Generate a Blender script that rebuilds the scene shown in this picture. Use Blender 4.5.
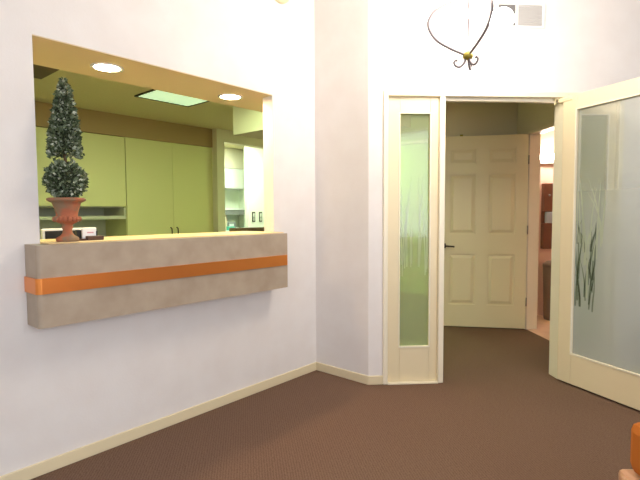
import bpy, bmesh, math, random
from mathutils import Vector, Matrix

SC = bpy.context.scene
COL = SC.collection
for _o in list(bpy.data.objects):
    bpy.data.objects.remove(_o)
PI = math.pi
K = math.sqrt(.5)

# ------------------------------------------------------------------ camera
cam_d = bpy.data.cameras.new('camera')
cam = bpy.data.objects.new('camera', cam_d)
COL.objects.link(cam)
cam_d.sensor_fit = 'HORIZONTAL'
cam_d.sensor_width = 36.0
cam_d.lens = 471.36 / 640 * 36.0
cam_d.clip_start = .02
_r = Vector((.65716599, -.75372731, -.00529146))
_u = Vector((.04618647, .03326043, .99837896))
_f = Vector((.75232949, .6563451, -.05666962))
cam.matrix_world = Matrix(((_r.x, _u.x, -_f.x, -2.72542552), (_r.y, _u.y, -_f.y, -2.42375705),
                           (_r.z, _u.z, -_f.z, 1.2284), (0, 0, 0, 1)))
SC.camera = cam

# ------------------------------------------------------------------ world, daylight, exposure
world = bpy.data.worlds.new('sky')
SC.world = world
world.use_nodes = True
_bg = world.node_tree.nodes['Background']
_bg.inputs[0].default_value = (.72, .83, 1, 1)
_bg.inputs[1].default_value = 1.0


def area_light(name, loc, aim, sx, sy, power, color):
    d = bpy.data.lights.new(name, 'AREA')
    d.shape = 'RECTANGLE'
    d.size, d.size_y = sx, sy
    d.energy = power
    d.color = color
    o = bpy.data.objects.new(name, d)
    COL.objects.link(o)
    o.location = loc
    o.rotation_euler = Vector(aim).to_track_quat('-Z', 'Y').to_euler()
    return o


# daylight through the windows of the waiting room, behind the camera
area_light('daylight_south', (-2.4, -5.42, 1.75), (0, 1, -.02), 3.1, 1.9, 90, (.87, .925, 1))
area_light('daylight_west', (-5.42, -3.2, 1.75), (1, 0, -.02), 1.9, 1.9, 46, (.9, .94, 1))

SC.view_settings.view_transform = 'Standard'
SC.view_settings.look = 'None'
SC.view_settings.exposure = 0.02
SC.view_settings.gamma = 1.0
SC.view_settings.use_curve_mapping = False


# ------------------------------------------------------------------ materials
def srgb(r, g, b):
    def c(v):
        v /= 255.
        return v / 12.92 if v <= .04045 else ((v + .055) / 1.055) ** 2.4
    return (c(r), c(g), c(b), 1)


def mat(name, col, rough=.6, metal=0., spec=.5, noise=None, bump=None, stretch=None, coat=0.):
    """noise = (scale, second colour, contrast); bump = (scale, strength)"""
    m = bpy.data.materials.new(name)
    m.use_nodes = True
    nt = m.node_tree
    N, L = nt.nodes, nt.links
    b = N['Principled BSDF']
    b.inputs['Base Color'].default_value = col
    b.inputs['Roughness'].default_value = rough
    b.inputs['Metallic'].default_value = metal
    b.inputs['Specular IOR Level'].default_value = spec
    b.inputs['Coat Weight'].default_value = coat
    tc = N.new('ShaderNodeTexCoord')
    vec = tc.outputs['Object']
    if stretch:
        mp = N.new('ShaderNodeMapping')
        mp.inputs['Scale'].default_value = stretch
        L.new(vec, mp.inputs[0])
        vec = mp.outputs[0]
    if noise:
        n = N.new('ShaderNodeTexNoise')
        n.inputs['Scale'].default_value = noise[0]
        n.inputs['Detail'].default_value = 4
        L.new(vec, n.inputs['Vector'])
        r = N.new('ShaderNodeValToRGB')
        w = noise[2]
        r.color_ramp.elements[0].position = .5 - w
        r.color_ramp.elements[1].position = .5 + w
        r.color_ramp.elements[0].color = col
        r.color_ramp.elements[1].color = noise[1]
        L.new(n.outputs['Fac'], r.inputs[0])
        L.new(r.outputs[0], b.inputs['Base Color'])
    if bump:
        n2 = N.new('ShaderNodeTexNoise')
        n2.inputs['Scale'].default_value = bump[0]
        n2.inputs['Detail'].default_value = 3
        L.new(vec, n2.inputs['Vector'])
        bp = N.new('ShaderNodeBump')
        bp.inputs['Strength'].default_value = bump[1]
        bp.inputs['Distance'].default_value = .004
        L.new(n2.outputs['Fac'], bp.inputs['Height'])
        L.new(bp.outputs[0], b.inputs['Normal'])
    return m


def emit(name, col, strength):
    m = bpy.data.materials.new(name)
    m.use_nodes = True
    b = m.node_tree.nodes['Principled BSDF']
    b.inputs['Base Color'].default_value = (.8, .8, .8, 1)
    b.inputs['Emission Color'].default_value = col
    b.inputs['Emission Strength'].default_value = strength
    return m


def carpet_mat():
    m = mat('carpet', srgb(112, 88, 74), .95, spec=.1, bump=(260, .6))
    nt = m.node_tree
    N, L = nt.nodes, nt.links
    b = N['Principled BSDF']
    tc = N['Texture Coordinate']
    mp = N.new('ShaderNodeMapping')
    mp.inputs['Rotation'].default_value = (0, 0, math.radians(40))
    L.new(tc.outputs['Object'], mp.inputs[0])
    wv = N.new('ShaderNodeTexWave')
    wv.inputs['Scale'].default_value = 24
    wv.inputs['Distortion'].default_value = 4
    wv.inputs['Detail'].default_value = 2
    wv.inputs['Detail Scale'].default_value = 3
    L.new(mp.outputs[0], wv.inputs['Vector'])
    n = N.new('ShaderNodeTexNoise')
    n.inputs['Scale'].default_value = 120
    n.inputs['Detail'].default_value = 3
    L.new(mp.outputs[0], n.inputs['Vector'])
    mx = N.new('ShaderNodeMix')
    mx.data_type = 'FLOAT'
    mx.inputs[0].default_value = .75
    L.new(wv.outputs['Fac'], mx.inputs[2])
    L.new(n.outputs['Fac'], mx.inputs[3])
    r = N.new('ShaderNodeValToRGB')
    r.color_ramp.elements[0].position = .2
    r.color_ramp.elements[1].position = .8
    r.color_ramp.elements[0].color = srgb(98, 75, 61)
    r.color_ramp.elements[1].color = srgb(128, 103, 87)
    L.new(mx.outputs[0], r.inputs[0])
    L.new(r.outputs[0], b.inputs['Base Color'])
    return m


def glass_mat(name, film, clear, tint=(.97, .985, .96, 1), low=None, rough_gloss=.08):
    """frosted pane: part of the light passes straight, the rest is scattered by the frosting"""
    m = bpy.data.materials.new(name)
    m.use_nodes = True
    nt = m.node_tree
    N, L = nt.nodes, nt.links
    N.remove(N['Principled BSDF'])
    out = N['Material Output']
    tr = N.new('ShaderNodeBsdfTransparent')
    tr.inputs[0].default_value = tint
    di = N.new('ShaderNodeBsdfDiffuse')
    di.inputs[0].default_value = film
    tl = N.new('ShaderNodeBsdfTranslucent')
    tl.inputs[0].default_value = film
    a = N.new('ShaderNodeMixShader')
    a.inputs[0].default_value = .5
    L.new(di.outputs[0], a.inputs[1])
    L.new(tl.outputs[0], a.inputs[2])
    b = N.new('ShaderNodeMixShader')
    tc = N.new('ShaderNodeTexCoord')
    sp = N.new('ShaderNodeSeparateXYZ')
    L.new(tc.outputs['Object'], sp.inputs[0])
    mr = N.new('ShaderNodeMapRange')              # the etching is denser in the lower part of a pane
    mr.interpolation_type = 'SMOOTHSTEP'
    mr.inputs['From Min'].default_value = 1.0
    mr.inputs['From Max'].default_value = 1.55
    mr.inputs['To Min'].default_value = clear if low is None else low
    mr.inputs['To Max'].default_value = clear
    L.new(sp.outputs['Z'], mr.inputs['Value'])
    L.new(mr.outputs[0], b.inputs[0])
    L.new(a.outputs[0], b.inputs[1])
    L.new(tr.outputs[0], b.inputs[2])
    gl = N.new('ShaderNodeBsdfGlossy')
    gl.inputs['Roughness'].default_value = rough_gloss
    c = N.new('ShaderNodeMixShader')
    c.inputs[0].default_value = .05
    L.new(b.outputs[0], c.inputs[1])
    L.new(gl.outputs[0], c.inputs[2])
    L.new(c.outputs[0], out.inputs[0])
    return m


def leaf_mat():
    m = mat('leaf', srgb(60, 80, 62), .55, spec=.35)
    nt = m.node_tree
    N, L = nt.nodes, nt.links
    g = N.new('ShaderNodeNewGeometry')
    r = N.new('ShaderNodeValToRGB')
    e = r.color_ramp.elements
    e[0].color = srgb(50, 62, 40)
    e[1].color = srgb(204, 208, 190)
    x = e.new(.45)
    x.color = srgb(94, 108, 76)
    x = e.new(.8)
    x.color = srgb(136, 148, 120)
    L.new(g.outputs['Random Per Island'], r.inputs[0])
    L.new(r.outputs[0], N['Principled BSDF'].inputs['Base Color'])
    return m


M = {}
M['wall'] = mat('wall_paint', srgb(232, 227, 223), .75, spec=.25, noise=(6, srgb(227, 220, 215), .25), bump=(90, .12))
M['wall_cream'] = mat('wall_paint_cream', srgb(226, 218, 196), .75, spec=.25, bump=(90, .1))
M['shaded_cream'] = mat('shaded_cream', srgb(176, 150, 108), .75, spec=.2, bump=(90, .1))  # the dimmer light above the cabinets is put into this darker colour
M['green_lit_wall'] = mat('green_lit_paint', srgb(206, 218, 160), .75, spec=.2, bump=(90, .1))  # green lamplight on the passage wall is put into its colour
M['tan_soffit'] = mat('light_tan_paint', srgb(222, 200, 164), .75, spec=.2, bump=(90, .1))
M['ceiling'] = mat('ceiling_paint', srgb(236, 234, 230), .85, spec=.2, bump=(60, .15))
M['tile_ceiling'] = mat('ceiling_tile', srgb(234, 224, 184), .9, spec=.1, noise=(160, srgb(220, 210, 170), .15))
M['carpet'] = carpet_mat()
M['trim'] = mat('cream_trim_paint', srgb(235, 226, 202), .38, spec=.45, bump=(40, .02))
M['door'] = mat('cream_door_paint', srgb(227, 212, 176), .42, spec=.45, bump=(40, .02))
M['laminate'] = mat('stone_laminate', srgb(164, 146, 126), .45, spec=.4, noise=(9, srgb(178, 162, 142), .2))
M['counter_edge'] = mat('tan_counter_top', srgb(222, 194, 146), .5, spec=.35)
M['copper'] = mat('copper_band', srgb(236, 148, 76), .3, metal=.8, bump=(30, .02), stretch=(.2, .2, 8))
M['cabinet'] = mat('pale_green_laminate', srgb(222, 220, 158), .5, spec=.35)
M['cabinet_in'] = mat('cabinet_interior', srgb(206, 206, 180), .6)
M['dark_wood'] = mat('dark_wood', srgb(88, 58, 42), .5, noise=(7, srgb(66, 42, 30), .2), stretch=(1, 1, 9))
M['olive_wood'] = mat('olive_brown_wood', srgb(112, 92, 58), .5, noise=(7, srgb(92, 74, 46), .2), stretch=(1, 9, 1))
M['black'] = mat('black_plastic', srgb(26, 26, 26), .4)
M['bezel'] = mat('white_plastic', srgb(232, 232, 230), .4)
M['paper'] = mat('white_card', srgb(240, 238, 236), .8)
M['pink_paper'] = mat('pink_card_print', srgb(222, 160, 160), .8)
M['terracotta'] = mat('terracotta', srgb(172, 104, 76), .85, spec=.2, noise=(11, srgb(140, 116, 92), .06), bump=(50, .3))
M['bark'] = mat('bark', srgb(104, 82, 60), .9, bump=(80, .5))
M['moss'] = mat('moss', srgb(52, 58, 38), .95, bump=(120, .8))
M['leaf'] = leaf_mat()
M['steel'] = mat('brushed_steel', srgb(150, 146, 140), .3, metal=1)
M['dark_metal'] = mat('dark_bronze', srgb(64, 54, 46), .4, metal=.8)
M['iron'] = mat('grey_iron', srgb(112, 105, 108), .5, metal=.3)
M['gold_leaf'] = mat('aged_gold', srgb(150, 134, 52), .5, metal=.4)
M['glass_door'] = glass_mat('frosted_door_glass', (.68, .73, .69, 1), .74, low=.46)
M['glass_side'] = glass_mat('frosted_sidelight_glass', (.62, .70, .48, 1), .78, low=.64, tint=(.95, 1, .84, 1))
M['reed'] = glass_mat('etched_reed_glass', (.14, .18, .13, 1), .55, (.8, .86, .78, 1))
M['reed_pale'] = glass_mat('etched_pale_reed_glass', (.66, .72, .56, 1), .35)
M['globe'] = emit('lit_globe', (1, .885, .75, 1), 138)
M['downlight'] = emit('lit_downlight', (1, .74, .45, 1), 200)
M['troffer'] = emit('lit_office_fill', (.74, 1, .52, 1), 16)
M['hall_fill'] = emit('lit_hall_fill', (1, .80, .42, 1), 2.9)
M['far_room_fill'] = emit('lit_far_room_fill', (.84, 1, .76, 1), 55)
M['passage_fill'] = emit('lit_passage_fill', (.72, 1, .36, 1), 24)
M['troffer_dim'] = emit('lit_fluorescent_dim', (.62, .95, .55, 1), .75)
M['vanity'] = emit('lit_vanity_tube', (1, .86, .74, 1), 45)
M['white_trim'] = mat('white_metal', srgb(240, 240, 238), .4)
M['grille'] = mat('grey_grille', srgb(178, 176, 174), .5)
M['grille_dark'] = mat('dark_grille', srgb(112, 110, 110), .5)
M['green_white'] = mat('green_white_paint', srgb(226, 234, 216), .75)
M['pink_wall'] = mat('peach_wall_paint', srgb(238, 204, 186), .7)
M['tile'] = mat('peach_floor_tile', srgb(226, 190, 166), .35, noise=(5, srgb(212, 174, 150), .2))
M['white_lam'] = mat('white_laminate', srgb(236, 238, 234), .4)
M['teal'] = mat('teal_plastic', srgb(86, 190, 170), .4)
M['cream_pl'] = mat('pale_peach_plastic', srgb(240, 222, 190), .4)
M['grey_pl'] = mat('grey_plastic', srgb(150, 152, 150), .5)
M['orange_fab'] = mat('orange_brown_upholstery', srgb(190, 110, 44), .85, spec=.15, bump=(300, .3))
M['light_wood'] = mat('light_wood', srgb(206, 158, 122), .42, noise=(5, srgb(186, 136, 100), .2), stretch=(8, 1, 1))
M['blue_towel'] = mat('pale_blue_paper', srgb(176, 190, 204), .9)
M['brown_steel'] = mat('brown_lacquer', srgb(128, 84, 66), .35, noise=(4, srgb(112, 72, 56), .2))
M['taupe'] = mat('taupe_plastic', srgb(120, 98, 86), .5)
M['beige_pl'] = mat('beige_plastic', srgb(230, 218, 176), .5)
M['picture'] = mat('grey_green_print', srgb(150, 156, 140), .6, noise=(18, srgb(214, 220, 205), .1))


# ------------------------------------------------------------------ mesh builder
class MB:
    def __init__(self):
        self.bm = bmesh.new()

    def box(self, x0, y0, z0, x1, y1, z1):
        x0, x1 = min(x0, x1), max(x0, x1)
        y0, y1 = min(y0, y1), max(y0, y1)
        z0, z1 = min(z0, z1), max(z0, z1)
        v = [self.bm.verts.new(p) for p in
             [(x0, y0, z0), (x1, y0, z0), (x1, y1, z0), (x0, y1, z0), (x0, y0, z1), (x1, y0, z1), (x1, y1, z1), (x0, y1, z1)]]
        for f in [(3, 2, 1, 0), (4, 5, 6, 7), (0, 1, 5, 4), (1, 2, 6, 5), (2, 3, 7, 6), (3, 0, 4, 7)]:
            self.bm.faces.new([v[i] for i in f])
        return self

    def frustum(self, lo, hi, axis=1):
        """lo/hi = (a0, b0, a1, b1, c): rectangle at depth c on the given axis (1 = y)"""
        def pts(r):
            a0, b0, a1, b1, c = r
            q = [(a0, b0), (a1, b0), (a1, b1), (a0, b1)]
            return [(a, c, b) if axis == 1 else (a, b, c) for a, b in q]
        A = [self.bm.verts.new(p) for p in pts(lo)]
        B = [self.bm.verts.new(p) for p in pts(hi)]
        for i in range(4):
            j = (i + 1) % 4
            self.bm.faces.new([A[i], A[j], B[j], B[i]])
        self.bm.faces.new(B)
        self.bm.faces.new(list(reversed(A)))
        return self

    def lathe(self, prof, cx=0, cy=0, seg=32, cap=True):
        rings = []
        for r, z in prof:
            rings.append([self.bm.verts.new((cx + r * math.cos(2 * PI * i / seg), cy + r * math.sin(2 * PI * i / seg), z)) for i in range(seg)])
        for a, b in zip(rings, rings[1:]):
            for i in range(seg):
                j = (i + 1) % seg
                self.bm.faces.new([a[i], a[j], b[j], b[i]])
        if cap:
            self.bm.faces.new(list(reversed(rings[0])))
            self.bm.faces.new(rings[-1])
        return self

    def tube(self, pts, r, seg=8, r1=None):
        pts = [Vector(p) for p in pts]
        n = len(pts)
        prev = None
        rings = []
        for i, p in enumerate(pts):
            t = (pts[min(i + 1, n - 1)] - pts[max(i - 1, 0)]).normalized()
            if prev is None:
                a = Vector((0, 0, 1)) if abs(t.z) < .9 else Vector((1, 0, 0))
                prev = t.cross(a).normalized()
            nn = (prev - t * prev.dot(t)).normalized()
            prev = nn
            bb = t.cross(nn)
            rr = r if r1 is None else r + (r1 - r) * i / (n - 1)
            rings.append([self.bm.verts.new(p + (nn * math.cos(2 * PI * k / seg) + bb * math.sin(2 * PI * k / seg)) * rr) for k in range(seg)])
        for a, b in zip(rings, rings[1:]):
            for i in range(seg):
                j = (i + 1) % seg
                self.bm.faces.new([a[i], a[j], b[j], b[i]])
        self.bm.faces.new(list(reversed(rings[0])))
        self.bm.faces.new(rings[-1])
        return self

    def sphere(self, c, r, sz=1., seg=24):
        m = Matrix.Translation(c) @ Matrix.Diagonal((r, r, r * sz, 1))
        bmesh.ops.create_uvsphere(self.bm, u_segments=seg, v_segments=seg // 2, radius=1, matrix=m)
        return self

    def prism(self, poly, z0, z1):
        a = [self.bm.verts.new((x, y, z0)) for x, y in poly]
        b = [self.bm.verts.new((x, y, z1)) for x, y in poly]
        n = len(poly)
        for i in range(n):
            j = (i + 1) % n
            self.bm.faces.new([a[i], a[j], b[j], b[i]])
        self.bm.faces.new(list(reversed(a)))
        self.bm.faces.new(b)
        return self

    def xform(self, m):
        bmesh.ops.transform(self.bm, matrix=m, verts=self.bm.verts)
        return self

    def build(self, name, material, parent=None, bevel=0., smooth=False, loc=None, rotz=0.):
        bmesh.ops.recalc_face_normals(self.bm, faces=self.bm.faces)
        me = bpy.data.meshes.new(name)
        self.bm.to_mesh(me)
        self.bm.free()
        me.materials.append(material)
        o = bpy.data.objects.new(name, me)
        COL.objects.link(o)
        if parent:
            o.parent = parent
        if loc:
            o.location = loc
        o.rotation_euler.z = rotz
        if smooth:
            for p in me.polygons:
                p.use_smooth = True
        if bevel:
            b = o.modifiers.new('bevel', 'BEVEL')
            b.width = bevel
            b.segments = 2
            b.limit_method = 'ANGLE'
            b.angle_limit = math.radians(40)
        return o


def tag(o, label, cat, group=None):
    o['label'] = label
    o['category'] = cat
    if group:
        o['group'] = group
    return o


def struct(o, label=None, cat=None):
    o['kind'] = 'structure'
    if label:
        o['label'] = label
    if cat:
        o['category'] = cat
    return o


def empty(name, loc, rotz=0.):
    o = bpy.data.objects.new(name, None)
    o.empty_display_size = .1
    COL.objects.link(o)
    o.location = loc
    o.rotation_euler.z = rotz
    return o


def copy_tree(o, parent=None):
    c = o.copy()
    COL.objects.link(c)
    if parent:
        c.parent = parent
    for ch in list(o.children):
        copy_tree(ch, c)
    return c


DIAG = -PI / 4                      # the entrance wall stands at 45 degrees


def W(s, o, z=0.):                  # along the entrance wall, behind it, up
    return Vector((K * s + K * o, -.5 - K * s + K * o, z))


B0 = (0, -.5, 0)


def barrel(name, boxes, material, **kw):
    """boxes given in the entrance-wall frame (s, off, z)"""
    m = MB()
    for b in boxes:
        m.box(*b)
    return m.build(name, material, loc=B0, rotz=DIAG, **kw)


# ================================================================== SETTING
HC = 3.3      # waiting room ceiling
HB = 2.44     # back office and hall ceiling
poly_back = [(-2.6, .1), (.12, .1), (.12, -.45), (4.6, -4.93), (4.6, 7.0), (-2.6, 7.0)]
poly_front = [(-5.5, -5.5), (4.53, -5.5), (4.53, -5.0), (.03, -.5), (.0, -.5), (0, .02), (-5.5, .02)]

o = MB().box(-5.6, -5.6, -.06, 4.7, 7.1, 0).build('floor', M['carpet'])
struct(o, 'brown looped carpet covering the waiting room and hall', 'floor')
o = MB().prism(poly_front, HC, HC + .05).build('ceiling', M['ceiling'])
struct(o, 'white ceiling of the waiting room', 'ceiling')
o = MB().prism(poly_back, HB, HB + .05).build('ceiling_office', M['tile_ceiling'])
struct(o, 'low tiled ceiling over the reception office and hall', 'ceiling')

# reception wall, with the pass-through
OX0, OX1, OZ0, OZ1 = -1.931, -.44, 1.08, 2.044
o = (MB().box(-5.6, 0, 0, OX0, .1, HC).box(OX1, 0, 0, .1, .1, HC)
     .box(OX0, 0, 0, OX1, .1, OZ0).box(OX0, 0, OZ1 + .005, OX1, .1, HC)).build('wall_reception', M['wall'])
struct(o, 'off-white wall with the reception window cut through it', 'wall')
o = MB().box(0, -.5, 0, .1, 0, HC).build('wall_return', M['wall'])
struct(o, 'short return wall between the reception wall and the glass entrance', 'wall')
# dropped soffit over the counter with a diagonal end
o = MB().box(-2.6, .1, OZ1, .63, .457, HB).box(OX0, .001, OZ1, OX1, .1, OZ1 + .005).build('trim_soffit', M['tan_soffit'])
struct(o, 'cream dropped soffit above the reception counter', 'soffit')
o = MB().box(.63, .1, 2.1, 1.6, 1.77, HB).build('trim_bulkhead', M['wall_cream'])
struct(o, 'cream dropped bulkhead over the passage right of the counter', 'soffit')

# entrance wall (45 degrees)
SA0, SA1 = .12, 1.835
DZ = 2.04
o = barrel('wall_entrance', [(0, 0, 0, SA0, .1, HC), (SA1, 0, 0, 6.4, .1, HC), (SA0, 0, DZ + .015, SA1, .1, HC)], M['wall'])
struct(o, 'white diagonal wall around the glass entrance', 'wall')

# the unseen sides of the waiting room, with two windows
wx = [(-3.95, -.85)]
o = (MB().box(-5.6, -5.6, 0, -3.95, -5.5, HC).box(-.85, -5.6, 0, 4.6, -5.5, HC)
     .box(-3.95, -5.6, 0, -.85, -5.5, .8).box(-3.95, -5.6, 2.7, -.85, -5.5, HC)).build('wall_south', M['wall'])
struct(o, 'white waiting room wall with a wide window behind the viewer', 'wall')
o = (MB().box(-5.6, -5.6, 0, -5.5, -4.15, HC).box(-5.6, -2.25, 0, -5.5, .1, HC)
     .box(-5.6, -4.15, 0, -5.5, -2.25, .8).box(-5.6, -4.15, 2.7, -5.5, -2.25, HC)).build('wall_west', M['wall'])
struct(o, 'white waiting room wall with a square window', 'wall')
o = MB().box(4.53, -5.6, 0, 4.63, -4.9, HC).build('wall_east', M['wall'])
struct(o, 'short white end wall of the waiting room', 'wall')
e = struct(empty('window_1', (-2.4, -5.55, .8)), 'wide white window in the wall behind the viewer', 'window')
f = MB()
for b in [(-1.55, -.03, 0, 1.55, .03, .05), (-1.55, -.03, 1.85, 1.55, .03, 1.9), (-1.55, -.03, 0, -1.5, .03, 1.9),
          (1.5, -.03, 0, 1.55, .03, 1.9), (-.025, -.03, 0, .025, .03, 1.9)]:
    f.box(*b)
f.build('frame', M['white_trim'], e)
e = struct(empty('window_2', (-5.55, -3.2, .8), PI / 2), 'square white window in the left side wall', 'window')
f = MB()
for b in [(-.95, -.03, 0, .95, .03, .05), (-.95, -.03, 1.85, .95, .03, 1.9), (-.95, -.03, 0, -.9, .03, 1.9), (.9, -.03, 0, .95, .03, 1.9)]:
    f.box(*b)
f.build('frame', M['white_trim'], e)

# baseboards
o = MB().box(-5.5, -.012, 0, -.012, 0, .064).build('baseboard_reception', M['door'], bevel=.004)
struct(o, 'cream baseboard under the reception counter wall', 'baseboard')
o = MB().box(-.012, -.505, 0, 0, 0, .064).build('baseboard_return', M['door'], bevel=.004)
struct(o, 'cream baseboard of the short return wall', 'baseboard')
o = barrel('baseboard_entrance', [(-.004, -.012, 0, .103, 0, .064)], M['door'], bevel=.004)
struct(o, 'tiny cream baseboard left of the glass entrance', 'baseboard')
o = barrel('baseboard_right', [(1.85, -.012, 0, 6.3, 0, .064)], M['door'], bevel=.004)
struct(o, 'cream baseboard right of the glass entrance', 'baseboard')

# casing and frame of the entrance
FD = .105
o = barrel('trim_casing', [(.103, -.016, 0, .137, FD, DZ + .037), (1.818, -.016, 0, 1.852, FD, DZ + .037), (.137, -.016, DZ, 1.818, FD, DZ + .037)], M['trim'], bevel=.005)
struct(o, 'white painted casing framing the glass entrance', 'casing')
o = barrel('trim_mullion', [(.504, -.012, 0, .543, FD, DZ)], M['trim'], bevel=.003)
struct(o, 'cream upright post between sidelight and open doorway', 'post')
o = barrel('trim_jamb', [(1.4, -.012, 0, 1.45, FD, DZ)], M['trim'], bevel=.003)
struct(o, 'cream jamb post carrying the open glass door', 'post')
o = barrel('trim_stop', [(.543, .03, DZ - .022, 1.4, .07, DZ)], M['trim'], bevel=.002)
struct(o, 'thin cream stop strip under the door header', 'trim')
o = barrel('trim_threshold', [(.137, -.02, 0, .504, .06, .008)], M['trim'])
struct(o, 'pale strip under the left glass sidelight', 'trim')


def reeds(seed, x0, x1, zb, zt, n, y, lean=.12, w=.012, hmin=.35, hmax=1., spread=.2):
    """tapering curved blades lying on a glass face"""
    rnd = random.Random(seed)
    m = MB()
    for i in range(n):
        bx = rnd.uniform(x0, x1)
        hh = (zt - zb) * rnd.uniform(hmin, hmax)
        ln = rnd.uniform(-lean, lean)
        z0 = zb + spread * (zt - zb) * rnd.random()
        ww = w * rnd.uniform(.5, 1)
        L_, R_ = [], []
        for kx in range(9):
            t = kx / 8
            cx = bx + ln * t * t
            hw = ww * (1 - t) ** .7 * (.6 + .8 * t * (1 - t) * 2) + .0006
            cx = min(max(cx, x0 - .005), x1 + .005)
            L_.append(m.bm.verts.new((max(cx - hw, x0 - .01), y - i * 2e-5, z0 + hh * t)))
            R_.append(m.bm.verts.new((min(cx + hw, x1 + .01), y - i * 2e-5, z0 + hh * t)))
        for a in range(8):
            m.bm.faces.new([L_[a], R_[a], R_[a + 1], L_[a + 1]])
    return m


def sidelight(name, s0, s1, label, seed):
    r = struct(empty(name, W(s0, .04), DIAG), label, 'window')
    w = s1 - s0
    a, b = .09, w - .061
    f = MB().box(0, -.022, .008, a, .022, DZ).box(b, -.022, .008, w, .022, DZ)
    f.box(a, -.022, .008, b, .022, .265).box(a, -.022, 1.925, b, .022, DZ)
    fr = f.build('frame', M['door'], r, bevel=.003)
    g = MB()
    for q in [(a, -.026, .255, b, -.012, .267), (a, -.026, 1.923, b, -.012, 1.933), (a - .008, -.026, .255, a + .002, -.012, 1.933), (b - .002, -.026, .255, b + .008, -.012, 1.933)]:
        g.box(*q)
    g.build('glazing_bead', M['trim'], fr, bevel=.002)
    MB().box(a, -.003, .265, b, .003, 1.925).build('pane', M['glass_side'], r)
    reeds(seed, a + .012, b - .012, .76, 1.42, 15, -.004, .05, .007).build('etched_reeds', M['reed_pale'], r)
    return r


sidelight('window_3', .137, .504, 'narrow frosted glass sidelight left of the open doorway', 3)
sidelight('window_4', 1.45, 1.818, 'narrow frosted glass sidelight seen through the open glass door', 5)

# hall behind the entrance
HS = 1.92
o = barrel('wall_hall', [(HS, FD, 0, HS + .1, .9, HB), (HS, 1.44, 0, HS + .1, 1.715, HB), (HS, .9, 2.03, HS + .1, 1.44, HB)], M['wall_cream'])
struct(o, 'cream hall wall with the bathroom doorway', 'wall')
o = barrel('wall_hall_end', [(1.12, 1.72, 0, HS + .1, 1.8, HB)], M['wall_cream'])
struct(o, 'cream hall end wall just behind the open panelled door', 'wall')
o = barrel('trim_bathroom_casing', [(HS - .014, .875, 0, HS + .112, .9, 2.055), (HS - .014, 1.44, 0, HS + .112, 1.465, 2.055), (HS - .014, .9, 2.024, HS + .112, 1.44, 2.055), (HS - .01, 1.428, 0, HS + .11, 1.441, 2.024)], M['trim'], bevel=.004)
struct(o, 'cream casing of the bathroom doorway', 'casing')
o = MB().box(3.6, .5, 0, 3.7, 3.12, HB).build('wall_passage', M['green_lit_wall'])
struct(o, 'far wall of the passage seen through the left sidelight', 'wall')
o = MB().box(3.55, .5, 2.26, 3.6, 3.12, 2.30).build('trim_passage', M['trim'])
struct(o, 'cream ledge high on the passage wall behind the left sidelight', 'trim')
# bathroom
o = barrel('floor_bathroom', [(HS, .88, 0, 3.9, 2.05, .006), (HS + .1, .14, 0, 3.9, .88, .006)], M['tile'])
struct(o, 'peach tiled bathroom floor', 'floor')
o = barrel('wall_bathroom', [(HS + .1, 2.05, 0, 3.9, 2.12, HB)], M['pink_wall'])
struct(o, 'peach bathroom wall seen through the far doorway', 'wall')
o = barrel('wall_bathroom_side', [(3.9, .12, 0, 3.97, 2.12, HB)], M['pink_wall'])
struct(o, 'peach end wall of the bathroom', 'wall')
o = barrel('wall_bathroom_front', [(HS + .102, FD, 0, 3.9, .14, HB)], M['pink_wall'])
struct(o, 'peach bathroom wall behind the entrance wall', 'wall')
# office partition and far room
PY = 3.12
o = (MB().box(1.41, PY, 0, 1.54, PY + .12, HB).box(2.5, PY, 0, 3.7, PY + .12, HB)
     .box(1.54, PY, 2.26, 2.5, PY + .12, HB)).build('wall_partition', M['wall_cream'])
struct(o, 'cream partition with the tall opening behind the reception counter', 'wall')
o = MB().box(-2.6, .1, 0, -2.5, 7, HB).build('wall_office_left', M['wall_cream'])
struct(o, 'cream left wall of the reception office', 'wall')
o = MB().box(-2.6, 3.85, 0, 1.54, 3.95, HB).build('wall_office_back', M['wall_cream'])
struct(o, 'cream back wall behind the green cabinets', 'wall')
o = MB().box(-2.5, 3.22, 2.18, 1.41, 3.85, HB).build('trim_cabinet_soffit', M['shaded_cream'])
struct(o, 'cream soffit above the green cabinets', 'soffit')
o = MB().box(1.3, 4.95, 0, 4.6, 5.05, HB).build('wall_far_room', M['green_white'])
struct(o, 'pale wall of the room beyond the reception office', 'wall')
o = MB().box(3.28, 4.1, 0, 3.4, 4.95, HB).build('wall_far_side', M['green_white'])
struct(o, 'pale side wall of the room beyond the reception office', 'wall')
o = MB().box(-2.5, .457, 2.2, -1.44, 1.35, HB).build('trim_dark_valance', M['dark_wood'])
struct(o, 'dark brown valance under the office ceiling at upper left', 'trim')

# ================================================================== RECEPTION COUNTER
rc = tag(empty('reception_counter', (-1.22, -.1, .725)),
         'stone-coloured reception counter with a copper band below the window', 'counter')


def rounded_front(x0, x1, yf, z0, z1, r, yb):
    p = [(x1, yb), (x0, yb)]
    for i in range(7):
        a = PI + i / 6 * PI / 2
        p.append((x0 + r + r * math.cos(a), yf + r + r * math.sin(a)))
    for i in range(4):
        a = 1.5 * PI + i / 3 * PI / 2
        p.append((x1 - .004 + .004 * math.cos(a), yf + .004 + .004 * math.sin(a)))
    return MB().prism(p, z0, z1)


rounded_front(-1.996, -.455, -.15, .725, 1.094, .018, -.001).xform(Matrix.Translation((1.22, .1, -.725))).build('fascia', M['laminate'], rc)
rounded_front(-2.003, -.463, -.158, .878, .948, .022, -.0015).xform(Matrix.Translation((1.22, .1, -.725))).build('copper_band', M['copper'], rc)
MB().box(OX0 + .002, -.1, 1.0945, OX1 - .002, .3, 1.1).box(OX0 + .002, .101, 1.06, OX1 - .002, .3, 1.0945).xform(Matrix.Translation((1.22, .1, -.725))).build('counter_top', M['counter_edge'], rc, bevel=.002)

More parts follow.
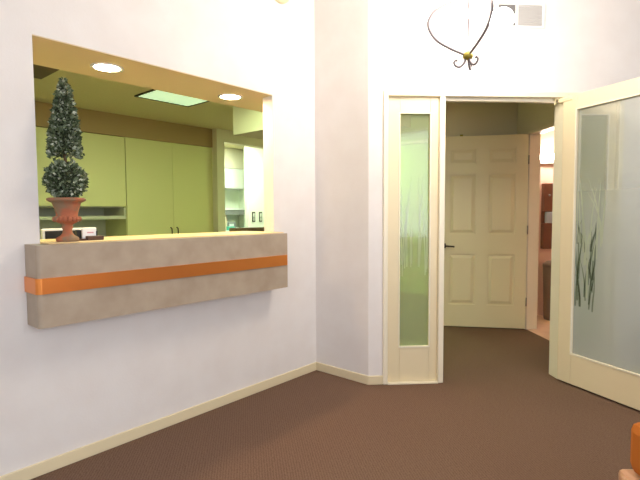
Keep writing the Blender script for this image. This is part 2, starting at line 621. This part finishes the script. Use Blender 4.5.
# recessed downlights in the soffit
def downlight(x, y, label):
    r = tag(empty('downlight', (x, y, OZ1)), label, 'ceiling light', 'downlights above the reception counter')
    MB().lathe([(.066, -.001), (.085, -.001), (.085, -.006), (.075, -.009), (.066, -.006)], seg=32, cap=False).build('trim_ring', M['white_trim'], r, smooth=True)
    MB().lathe([(.0, -.002), (.068, -.002), (.068, -.0035), (.0, -.0035)][1:3], seg=32).build('lamp', M['downlight'], r)
    return r


downlight(-1.49, .215, 'round glowing recessed downlight above the topiary, left of the two')
downlight(-.62, .235, 'round glowing recessed downlight over the right end of the counter')

# fluorescent troffers: the dim one is seen, the brighter ones are added unseen
def troffer(x, y, sx, sy, label, m='troffer'):
    r = tag(empty('ceiling_troffer', (x, y, HB)), label, 'ceiling light', 'square fluorescent ceiling lights')
    f = MB()
    a, b = sx / 2, sy / 2
    for q in [(-a - .02, -b - .02, -.012, a + .02, -b, 0), (-a - .02, b, -.012, a + .02, b + .02, 0), (-a - .02, -b, -.012, -a, b, 0), (a, -b, -.012, a + .02, b, 0)]:
        f.box(*q)
    f.build('frame', M['dark_metal'], r)
    MB().box(-a, -b, -.008, a, b, -.002).build('diffuser', M[m], r)
    return r


t0 = troffer(.04, 1.9, .6, .6, 'square greenish fluorescent ceiling light behind the soffit', 'troffer_dim')
t1 = troffer(.0, 1.0, .6, .6, 'unseen square ceiling lamp added to light the office, on the right')  # unseen pair added to light the office, as the seen lamp is dim
t1 = copy_tree(t1)
t1.location = (-.95, 1.1, HB)
t1['label'] = 'unseen square ceiling lamp added to light the office, on the left'
t1 = troffer(1.15, .12, .6, .6, 'unseen square ceiling lamp added to light the hall behind the entrance', 'hall_fill')  # unseen, added for the glow on the hall wall and door
t1.rotation_euler.z = DIAG
troffer(2.75, 1.75, .6, .6, 'unseen square ceiling lamp added to light the passage behind the sidelight', 'passage_fill')  # unseen, added to light the passage wall green
troffer(2.3, 3.62, .6, .6, 'unseen square ceiling lamp added to brighten the far room', 'far_room_fill')  # unseen, added behind the header to brighten the far room

# ================================================================== GREEN CABINETS
CY = 3.22
tc = tag(empty('tall_cabinet', (.11, CY, 0)), 'tall pale green two-door cabinet at the back of the office', 'cabinet')
MB().box(.0, .02, 0, 1.295, .6, 2.178).build('body', M['cabinet'], tc)
for i, (a, b) in enumerate([(.004, .6468), (.6482, 1.291)]):
    d = MB().box(a, 0, .08, b, .019, 2.172).build('door', M['cabinet'], tc, bevel=.002)
    hx = b - .045 if i == 0 else a + .045
    MB().tube([(hx, 0, .93), (hx, -.03, .945), (hx, -.034, .99), (hx, -.03, 1.035), (hx, 0, 1.05)], .007).build('handle', M['dark_metal'], d, smooth=True)
uc = tag(empty('wall_cabinet', (-2.45, CY, 1.33)), 'pale green wall cabinet with an open shelf beneath, behind the topiary', 'cabinet')
m = MB().box(0, .02, .0, 2.555, .6, .845)
m.build('body', M['cabinet'], uc)
for a, b in [(.004, 1.27), (1.276, 2.551)]:
    MB().box(a, 0, -.006, b, .019, .842).build('door', M['cabinet'], uc, bevel=.002)
MB().box(0, .1, -.02, 2.555, .6, -.001).box(0, .02, -.16, 2.555, .6, -.12).box(2.535, .02, -.12, 2.555, .6, -.02).box(0, .02, -.12, .02, .6, -.02).box(0, .58, -.12, 2.555, .6, -.02).build('shelf', M['cabinet_in'], uc)
bc = tag(empty('base_cabinet', (-2.45, CY, 0)), 'pale base cabinet and worktop under the open shelf', 'cabinet')
MB().box(0, .02, 0, 2.555, .6, .86).build('body', M['cabinet'], bc)
MB().box(0, -.02, .86, 2.555, .6, .9).build('worktop', M['cabinet_in'], bc)
MB().box(0, .58, .9, 2.555, .62, 1.168).build('backsplash', M['cabinet_in'], bc)

# inner reception desk with what stands on it
dk = tag(empty('reception_desk', (-1.1, .6, 0)), 'cream reception desk behind the counter, below the window', 'desk')
MB().box(-1.3, -.28, .71, .9, .3, .74).build('desk_top', M['trim'], dk)
MB().box(-1.28, -.26, 0, -1.24, .28, .71).build('side_panel', M['trim'], dk)
MB().box(.84, -.26, 0, .88, .28, .71).build('side_panel', M['trim'], dk)
mo = tag(empty('monitor', (-1.62, .56, .74)), 'white-framed dark monitor behind the terracotta urn', 'monitor')
MB().box(-.11, -.07, 0, .11, .09, .012).build('foot', M['bezel'], mo, bevel=.004)
MB().box(-.025, .015, .01, .025, .035, .2).build('neck', M['bezel'], mo)
MB().box(-.12, -.012, .12, .19, .014, .408).build('housing', M['bezel'], mo, bevel=.006)
MB().box(-.104, -.0145, .13, .178, -.0121, .394).build('screen', M['black'], mo)
hu = tag(empty('desk_hutch', (.33, 1.2, 0)), 'low olive-brown wooden hutch at the right end behind the counter', 'shelf unit')
MB().box(-.16, -.02, 0, -.13, .05, 1.055).build('side_panel', M['olive_wood'], hu)
MB().box(.5, -.02, 0, .53, .05, 1.055).build('side_panel', M['olive_wood'], hu)
MB().box(-.18, -.04, 1.055, .55, .06, 1.09).build('top', M['olive_wood'], hu, bevel=.004)
MB().box(-.13, .035, 0, .5, .05, 1.055).build('back_panel', M['dark_wood'], hu)
MB().box(-.13, -.02, .6, .5, .035, .63).build('shelf', M['olive_wood'], hu)

# ================================================================== TOPIARY
TX, TY, TZ = -1.820, -.03, 1.1
tp = tag(empty('topiary', (TX, TY, TZ)), 'cone-over-ball boxwood topiary in a terracotta urn on the counter', 'plant')
urn = [(.0, .0), (.048, .0), (.05, .012), (.046, .02), (.03, .03), (.022, .042), (.02, .058), (.026, .068), (.022, .078),
       (.03, .085), (.046, .092), (.055, .102), (.056, .112), (.05, .12), (.046, .126), (.05, .145), (.057, .17), (.063, .185),
       (.075, .19), (.084, .196), (.084, .204), (.076, .208), (.064, .206), (.06, .19), (.0, .188)]
u_ = MB().lathe(urn[1:-1], seg=36)
u_.build('urn', M['terracotta'], tp, smooth=True)
g_ = MB()
for i in range(18):
    a = 2 * PI * i / 18
    g_.sphere((.054 * math.cos(a), .054 * math.sin(a), .107), .011, 1.2, 8)
g_.build('urn_lobes', M['terracotta'], tp, smooth=True)
MB().lathe([(.001, .196), (.06, .196), (.05, .204), (.001, .21)], seg=20).build('moss', M['moss'], tp, smooth=True)
MB().tube([(0, 0, .2), (.002, .001, .37), (-.001, 0, .6)], .008).build('stem', M['bark'], tp, smooth=True)


def foliage(seed, n, pt):
    rnd = random.Random(seed)
    m = MB()
    for _ in range(n):
        p, nrm = pt(rnd)
        d = (nrm + Vector((rnd.gauss(0, .6), rnd.gauss(0, .6), rnd.gauss(0, .6)))).normalized()
        t = d.cross(Vector((rnd.gauss(0, 1), rnd.gauss(0, 1), rnd.gauss(0, 1)))).normalized()
        l = rnd.uniform(.015, .024)
        w = l * .36
        n2 = d.cross(t)
        a = m.bm.verts.new(p)
        b = m.bm.verts.new(p + d * l * .5 + t * w + n2 * .002)
        c = m.bm.verts.new(p + d * l)
        e_ = m.bm.verts.new(p + d * l * .5 - t * w + n2 * .002)
        q = m.bm.verts.new(p + d * l * .5 - n2 * .001)
        for f_ in [(a, b, q), (b, c, q), (c, e_, q), (e_, a, q)]:
            m.bm.faces.new(f_)
    return m


def ball_pt(rnd):
    v = Vector((rnd.gauss(0, 1), rnd.gauss(0, 1), rnd.gauss(0, 1))).normalized()
    r = rnd.uniform(.062, .082) * (1 if rnd.random() < .96 else 1.12)
    p = Vector((v.x * r * 1.06, v.y * r * 1.06, v.z * r)) + Vector((.0, 0, .292))
    return p, v


def cone_pt(rnd):
    while True:
        t = rnd.random()
        R = .060 * (1 - t ** 1.7) + .006
        if rnd.random() < R / .1:
            break
    a = rnd.uniform(0, 2 * PI)
    r = R * rnd.uniform(.78, 1.02) * (1 if rnd.random() < .97 else 1.13)
    z = .400 + .365 * t
    return Vector((r * math.cos(a) + .008 * t, r * math.sin(a), z)), Vector((math.cos(a), math.sin(a), .35)).normalized()


MB().sphere((0, 0, .292), .068, .95).build('ball_core', M['moss'], tp, smooth=True)
MB().lathe([(.004, .425), (.036, .432), (.044, .46), (.043, .53), (.032, .64), (.014, .73), (.004, .762)], seg=20).build('cone_core', M['moss'], tp, smooth=True)
foliage(11, 1500, ball_pt).build('ball_foliage', M['leaf'], tp)
foliage(12, 2100, cone_pt).build('cone_foliage', M['leaf'], tp)

ch = tag(empty('card_holder', (-1.706, .0, 1.1)), 'small dark brown card holder beside the urn on the counter', 'card holder')
MB().box(-.022, -.035, 0, .058, -.005, .022).build('front_block', M['dark_wood'], ch, bevel=.003)
MB().box(-.055, -.02, 0, .05, .03, .008).build('tray', M['dark_wood'], ch)
MB().box(-.055, .012, 0, -.04, .03, .052).box(-.04, .022, .008, .05, .03, .045).build('back', M['black'], ch)
cs = tag(empty('card_stack', (-1.706, .004, 1.109)), 'stack of white cards with pink print in the brown holder', 'cards')
MB().box(-.034, -.006, 0, .032, .006, .046).build('cards', M['paper'], cs)
MB().box(-.012, -.0068, .026, .02, -.0061, .032).build('print', M['pink_paper'], cs)

# ================================================================== OPEN GLASS DOOR
hs, ho = 1.425, -.032
lang = math.atan2(-.952, .307) + DIAG
gd = struct(empty('door_1', W(hs, ho), lang), 'cream framed glass door standing open toward the viewer', 'door')
LW, LT = .83, .042
f = MB().box(-.012, -LT, .012, .1, 0, 2.035).box(LW - .095, -LT, .012, LW, 0, 2.035)
f.box(.1, -LT, .012, LW - .095, 0, .232).box(.1, -LT, 1.93, LW - .095, 0, 2.035)
lf = f.build('leaf', M['door'], gd, bevel=.004)
g = MB()
for y0, y1 in [(-LT - .004, -LT + .012), (-.012, .004)]:
    g.box(.098, y0, .222, LW - .093, y1, .234).box(.098, y0, 1.928, LW - .093, y1, 1.938)
    g.box(.092, y0, .222, .102, y1, 1.938).box(LW - .097, y0, .222, LW - .087, y1, 1.938)
g.build('glazing_bead', M['trim'], lf, bevel=.002)
MB().box(.1, -LT / 2 - .003, .232, LW - .095, -LT / 2 + .003, 1.93).build('pane', M['glass_door'], gd)
YF = -LT / 2 - .0038
reeds(21, .112, .25, .54, 1.3, 24, YF, .08, .011, .2, .5, .62).build('etched_reeds', M['reed'], gd)
reeds(22, .115, .31, .6, 1.5, 12, YF - .001, .12, .009, .3, .6, .5).build('etched_pale_reeds', M['reed_pale'], gd)
MB().tube([(-.004, .006, .18), (-.004, .006, .28)], .008).build('hinge', M['steel'], gd, smooth=True)
MB().tube([(-.004, .006, .97), (-.004, .006, 1.07)], .008).build('hinge', M['steel'], gd, smooth=True)
MB().tube([(-.004, .006, 1.8), (-.004, .006, 1.9)], .008).build('hinge', M['steel'], gd, smooth=True)
MB().box(-.05, -LT - .006, 2.0, .07, .004, 2.034).build('top_pivot', M['beige_pl'], gd, bevel=.008)
for yy in (-LT - .05, .05):
    s_ = -1 if yy < 0 else 1
    MB().tube([(LW - .05, -LT if s_ < 0 else 0, 1.0), (LW - .05, yy, 1.0), (LW - .17, yy, 1.0)], .01).build('lever_handle', M['dark_metal'], gd, smooth=True)
ca = barrel('door_catch', [(1.345, .0, DZ - .012, 1.375, .03, DZ)], M['beige_pl'], bevel=.003)
tag(ca, 'tiny pale door catch under the header near the open glass door', 'catch')
MB().tube([W(1.352, .012, DZ - .012) - Vector(B0), W(1.338, .002, DZ - .05) - Vector(B0)], .004).xform(Matrix.Rotation(-DIAG, 4, 'Z')).build('hook', M['beige_pl'], ca)

# ================================================================== PANELLED DOOR (hinged on the bathroom jamb, open into the hall)
dvec = (Vector((1.03, 1.665)) - Vector((1.9, 1.437)))
ang = math.atan2(dvec.y, dvec.x) + DIAG
pd = struct(empty('door_2', W(1.9, 1.437), ang), 'cream six-panel door standing open in the hall', 'door')
DW, DH, T = .895, 2.025, .036
pl = MB().box(0, -.005, .012, DW, .005, DH)
xs = [(.115, .388), (.507, .78)]
zs = [(.25, .79), (1.0, 1.63), (1.735, 1.895)]
for y0, y1 in [(-T / 2, -.005), (.005, T / 2)]:
    pl.box(0, y0, .012, xs[0][0], y1, DH).box(xs[0][1], y0, .012, xs[1][0], y1, DH).box(xs[1][1], y0, .012, DW, y1, DH)
    for a, b in xs:
        prev = .012
        for z0, z1 in zs:
            pl.box(a, y0, prev, b, y1, z0)
            prev = z1
        pl.box(a, y0, prev, b, y1, DH)
for a, b in xs:
    for z0, z1 in zs:
        for sgn in (-1, 1):
            pl.frustum((a + .014, z0 + .014, b - .014, z1 - .014, sgn * .005), (a + .045, z0 + .045, b - .045, z1 - .045, sgn * .0165))
pl.build('leaf', M['door'], pd)
for sgn in (-1, 1):
    y = sgn * T / 2
    lv = MB().box(DW - .085, y, .85, DW - .04, y + sgn * .008, .9).build('rosette', M['dark_metal'], pd, bevel=.003)
    MB().tube([(DW - .062, y, .875), (DW - .062, y + sgn * .045, .875), (DW - .075, y + sgn * .05, .875), (DW - .17, y + sgn * .05, .868)], .009).build('lever', M['dark_metal'], lv, smooth=True)
for z in (.25, 1.0, 1.72):
    MB().tube([(-.006, .02, z), (-.006, .02, z + .09)], .007).build('hinge', M['steel'], pd, smooth=True)
MB().box(DW - .25, -.012, DH, DW - .22, .012, DH + .018).build('top_bumper', M['gold_leaf'], pd)
MB().box(DW - .001, -.01, .8, DW + .002, .01, .95).build('latch_plate', M['steel'], pd)

# ================================================================== BATHROOM
BZ = 2.05
pt = tag(empty('towel_dispenser', W(2.45, BZ, .8), DIAG), 'tall brown paper towel dispenser on the peach bathroom wall', 'dispenser')
MB().box(-.06, -.07, 0, .16, 0, .3).box(-.06, -.07, .44, .16, 0, .76).box(-.06, -.02, .3, .16, 0, .44).build('housing', M['brown_steel'], pt, bevel=.006)
MB().box(-.03, -.075, .3, .14, -.025, .43).build('paper_towel', M['blue_towel'], pt, bevel=.01)
MB().sphere((-.0, -.074, .62), .012).build('lock', M['steel'], pt, smooth=True)
vb = tag(empty('vanity_light', W(2.62, BZ, 1.8), DIAG), 'glowing horizontal vanity light bar on the bathroom wall', 'wall light')
MB().box(-.36, -.05, -.01, .5, 0, .03).build('back_plate', M['white_trim'], vb, bevel=.004)
MB().tube([(-.34, -.085, .06), (.48, -.085, .06)], .035, 14).build('tube', M['vanity'], vb, smooth=True)
MB().box(-.345, -.1, .02, -.33, -.02, .1).build('end_cap', M['white_trim'], vb)
MB().box(.47, -.1, .02, .485, -.02, .1).build('end_cap', M['white_trim'], vb)
bn = tag(empty('waste_bin', W(2.46, 1.84, .006), DIAG), 'tall taupe waste bin on the peach bathroom floor', 'bin')
MB().lathe([(.11, 0), (.115, .02), (.13, .6), (.13, .62), (.122, .62), (.105, .05)], seg=28).build('body', M['taupe'], bn, smooth=True)
MB().lathe([(.134, .605), (.134, .635), (.1, .66), (.05, .672)], seg=28).build('lid', M['taupe'], bn, smooth=True)

# ================================================================== FAR ROOM
fy = 4.6
wc = tag(empty('wall_cupboard', (2.6, 4.6, 1.7)), 'white wall cupboard in the room beyond the office opening', 'cabinet')
MB().box(-.6, .02, 0, .6, .35, .37).build('body', M['white_lam'], wc)
for a, b in [(-.597, -.003), (.003, .597)]:
    d = MB().box(a, 0, .004, b, .019, .366).build('door', M['white_lam'], wc, bevel=.002)
    MB().tube([((b - .05) if b < .1 else (a + .05), 0, .05), ((b - .05) if b < .1 else (a + .05), -.022, .06), ((b - .05) if b < .1 else (a + .05), -.022, .12), ((b - .05) if b < .1 else (a + .05), 0, .13)], .005).build('handle', M['steel'], d)
o = MB().box(2.0, 4.58, 2.07, 3.28, 4.95, HB).build('trim_far_soffit', M['wall_cream'])
struct(o, 'cream soffit above the white cupboard of the far room', 'soffit')
sh = tag(empty('wall_shelf', (2.6, 4.6, 1.3)), 'long white shelf under the white cupboard in the far room', 'shelf')
MB().box(-.6, 0, 0, .66, .35, .035).build('board', M['white_lam'], sh)
MB().box(-.6, .02, -.09, .66, .04, -.002).build('rail', M['grey_pl'], sh)
wt = tag(empty('work_counter', (2.6, 4.55, 0)), 'white counter with small objects in the far room', 'counter')
MB().box(-.6, .03, 0, .67, .38, .88).build('body', M['white_lam'], wt)
MB().box(-.62, 0, .88, .67, .38, .92).build('worktop', M['white_lam'], wt)
b_ = tag(empty('storage_jar', (2.74, 4.72, .92)), 'pale peach jar on the far counter', 'jar')
MB().lathe([(.05, 0), (.055, .01), (.055, .22), (.04, .25)], seg=20).build('body', M['cream_pl'], b_, smooth=True)
MB().lathe([(.044, .251), (.044, .28), (.01, .29)], seg=20).build('lid', M['cream_pl'], b_, smooth=True)
b_ = tag(empty('dispenser_box', (2.86, 4.7, .92)), 'grey box standing beside the peach jar on the far counter', 'box')
MB().box(-.06, -.05, 0, .1, .08, .15).build('body', M['grey_pl'], b_, bevel=.006)
MB().box(-.05, -.052, .05, .05, -.0501, .12).build('panel', M['white_lam'], b_)
b_ = tag(empty('glove_box', (2.78, 4.6, .92)), 'teal box at the front of the far counter', 'box')
MB().box(-.06, -.04, 0, .08, .03, .075).build('carton', M['teal'], b_, bevel=.003)
MB().box(-.03, -.02, .0751, .05, .01, .079).build('opening', M['white_lam'], b_)
for i, (yy, zz, lb) in enumerate([(4.2, 1.08, 'small grey framed print on the far pale wall, left of the pair'), (4.36, 1.08, 'small grey framed print on the far pale wall, right of the pair')]):
    b_ = tag(empty('picture_frame', (2.835 + .165 * i, 4.0, zz)), lb, 'picture', 'small prints on the far wall')
    MB().box(-.035, -.012, 0, .035, 0, .18).build('frame', M['dark_metal'], b_, bevel=.003)
    MB().box(-.02, -.0135, .02, .02, -.0121, .16).build('print', M['picture'], b_)
o = MB().box(2.72, 4.0, 0, 3.6, 4.1, HB).build('wall_far_return', M['green_white'])
struct(o, 'pale wall return with two prints in the far room', 'wall')

# ================================================================== CHANDELIER
CHX, CHY, CHZ = -.19, -1.30, 2.08
cd = tag(empty('chandelier', (CHX, CHY, CHZ)), 'scrolled iron chandelier with glowing globes hanging before the entrance', 'chandelier')
rv, fv = Vector((_r.x, _r.y, 0)).normalized(), Vector((_f.x, _f.y, 0)).normalized()
MB().lathe([(.006, -.012), (.022, -.008), (.028, .004), (.026, .02), (.016, .03), (.006, .034)], seg=16).build('finial', M['gold_leaf'], cd, smooth=True)
PXM = 2.6 / 471.36 * 1.0


def lyre(azim, prof, r0, r1, name='arm', m='iron'):
    d = Vector((math.cos(azim), math.sin(azim), 0))
    pts = [d * a + Vector((0, 0, z)) for a, z in prof]
    sm = []
    n = len(pts)
    for i in range(n - 1):
        p0, p1, p2, p3 = pts[max(i - 1, 0)], pts[i], pts[i + 1], pts[min(i + 2, n - 1)]
        for j in range(6):
            t = j / 6
            sm.append(.5 * ((2 * p1) + (-p0 + p2) * t + (2 * p0 - 5 * p1 + 4 * p2 - p3) * t * t + (-p0 + 3 * p1 - 3 * p2 + p3) * t ** 3))
    sm.append(pts[-1])
    return MB().tube(sm, r0, 8, r1).build(name, M[m], cd, smooth=True)


LY = [(.01, .012), (.1, .05), (.175, .095), (.215, .155), (.215, .205), (.175, .26), (.1, .3), (.035, .33), (.012, .38), (.02, .46), (.012, .52)]
az_left = math.atan2(-rv.y, -rv.x)
azs = [az_left, az_left + math.radians(104), az_left + math.radians(252)]
for a in azs:
    lyre(a, LY, .007, .007)
# hook scrolls under the finial
for a in (az_left, az_left + math.radians(116), az_left + math.radians(238)):
    lyre(a, [(.012, -.002), (.02, -.028), (.044, -.05), (.068, -.044), (.076, -.026), (.066, -.013), (.058, -.02)], .007, .005, 'scroll')
MB().tube([(0, 0, .33), (0, 0, HC - CHZ - .03)], .006).build('stem', M['iron'], cd, smooth=True)
MB().lathe([(.06, HC - CHZ - .03), (.055, HC - CHZ - .01), (.05, HC - CHZ - .001)], seg=24).build('canopy', M['iron'], cd, smooth=True)
# candle arms with globes
for i, a in enumerate([az_left + math.radians(185), az_left + math.radians(65), az_left + math.radians(300)]):
    hz = .0 if i == 0 else .22
    ar = lyre(a, [(.012, .01 + hz * .9), (.08, .035 + hz), (.14, .06 + hz), (.185, .1 + hz), (.19, .135 + hz)], .0045, .0045, 'lamp_arm', 'white_trim')
    d = Vector((math.cos(a), math.sin(a), 0)) * .19
    MB().sphere(d + Vector((0, 0, .208 + hz)), .064).build('globe', M['globe'], ar, smooth=True)

# ================================================================== WALL FITTINGS
vt = tag(empty('wall_vent', W(1.04, 0, 2.53), DIAG), 'white-framed grey air vent high above the entrance', 'vent')
MB().box(-.13, -.006, .0, -.004, 0, .145).build('damper_panel', M['grille_dark'], vt)
MB().box(.012, -.006, .0, .19, 0, .145).build('backing', M['grille'], vt)
f = MB()
for q in [(-.142, -.014, -.012, .202, 0, 0), (-.142, -.014, .145, .202, 0, .157), (-.142, -.014, 0, -.13, 0, .145), (.19, -.014, 0, .202, 0, .145), (-.004, -.014, 0, .012, 0, .145)]:
    f.box(*q)
f.build('frame', M['white_trim'], vt)
f = MB()
for i in range(9):
    f.box(.012, -.011, .012 + i * .0145, .19, -.0062, .017 + i * .0145)
f.build('louvres', M['grille'], vt)
sd = tag(empty('smoke_detector', (-.367, 0, 2.788)), 'round beige smoke detector high on the reception wall', 'smoke detector')
MB().lathe([(.1, .0005), (.1, .018), (.085, .03), (.03, .034)], seg=28).xform(Matrix.Rotation(PI / 2, 4, 'X')).build('housing', M['beige_pl'], sd, smooth=True)
MB().lathe([(.02, .0345), (.02, .038), (.005, .04)], seg=16).xform(Matrix.Rotation(PI / 2, 4, 'X')).build('test_button', M['white_trim'], sd)

# ================================================================== CHAIR at the right edge
ac = tag(empty('armchair', (-.838, -2.569, 0), math.radians(-49)), 'orange-brown upholstered chair with light wood frame at lower right corner', 'chair')
CW, CD = .62, .6
MB().box(-CW / 2 + .04, -CD / 2 + .05, .314, CW / 2 - .04, CD / 2 + .0, .5).build('seat', M['orange_fab'], ac, bevel=.035)
MB().box(-CW / 2 + .04, -CD / 2 - .05, .42, CW / 2 - .04, -CD / 2 + .08, .92).build('backrest', M['orange_fab'], ac, bevel=.03)
for sx in (-1, 1):
    for sy in (-1, 1):
        MB().tube([(sx * (CW / 2 - .03), sy * (CD / 2 - .04), 0), (sx * (CW / 2 - .03), sy * (CD / 2 - .04), .3)], .018, 10, .024).build('leg', M['light_wood'], ac, smooth=True)
MB().box(-CW / 2 + .02, -CD / 2 - .02, .25, CW / 2, CD / 2 + .02, .312).build('seat_rail', M['light_wood'], ac, bevel=.02)
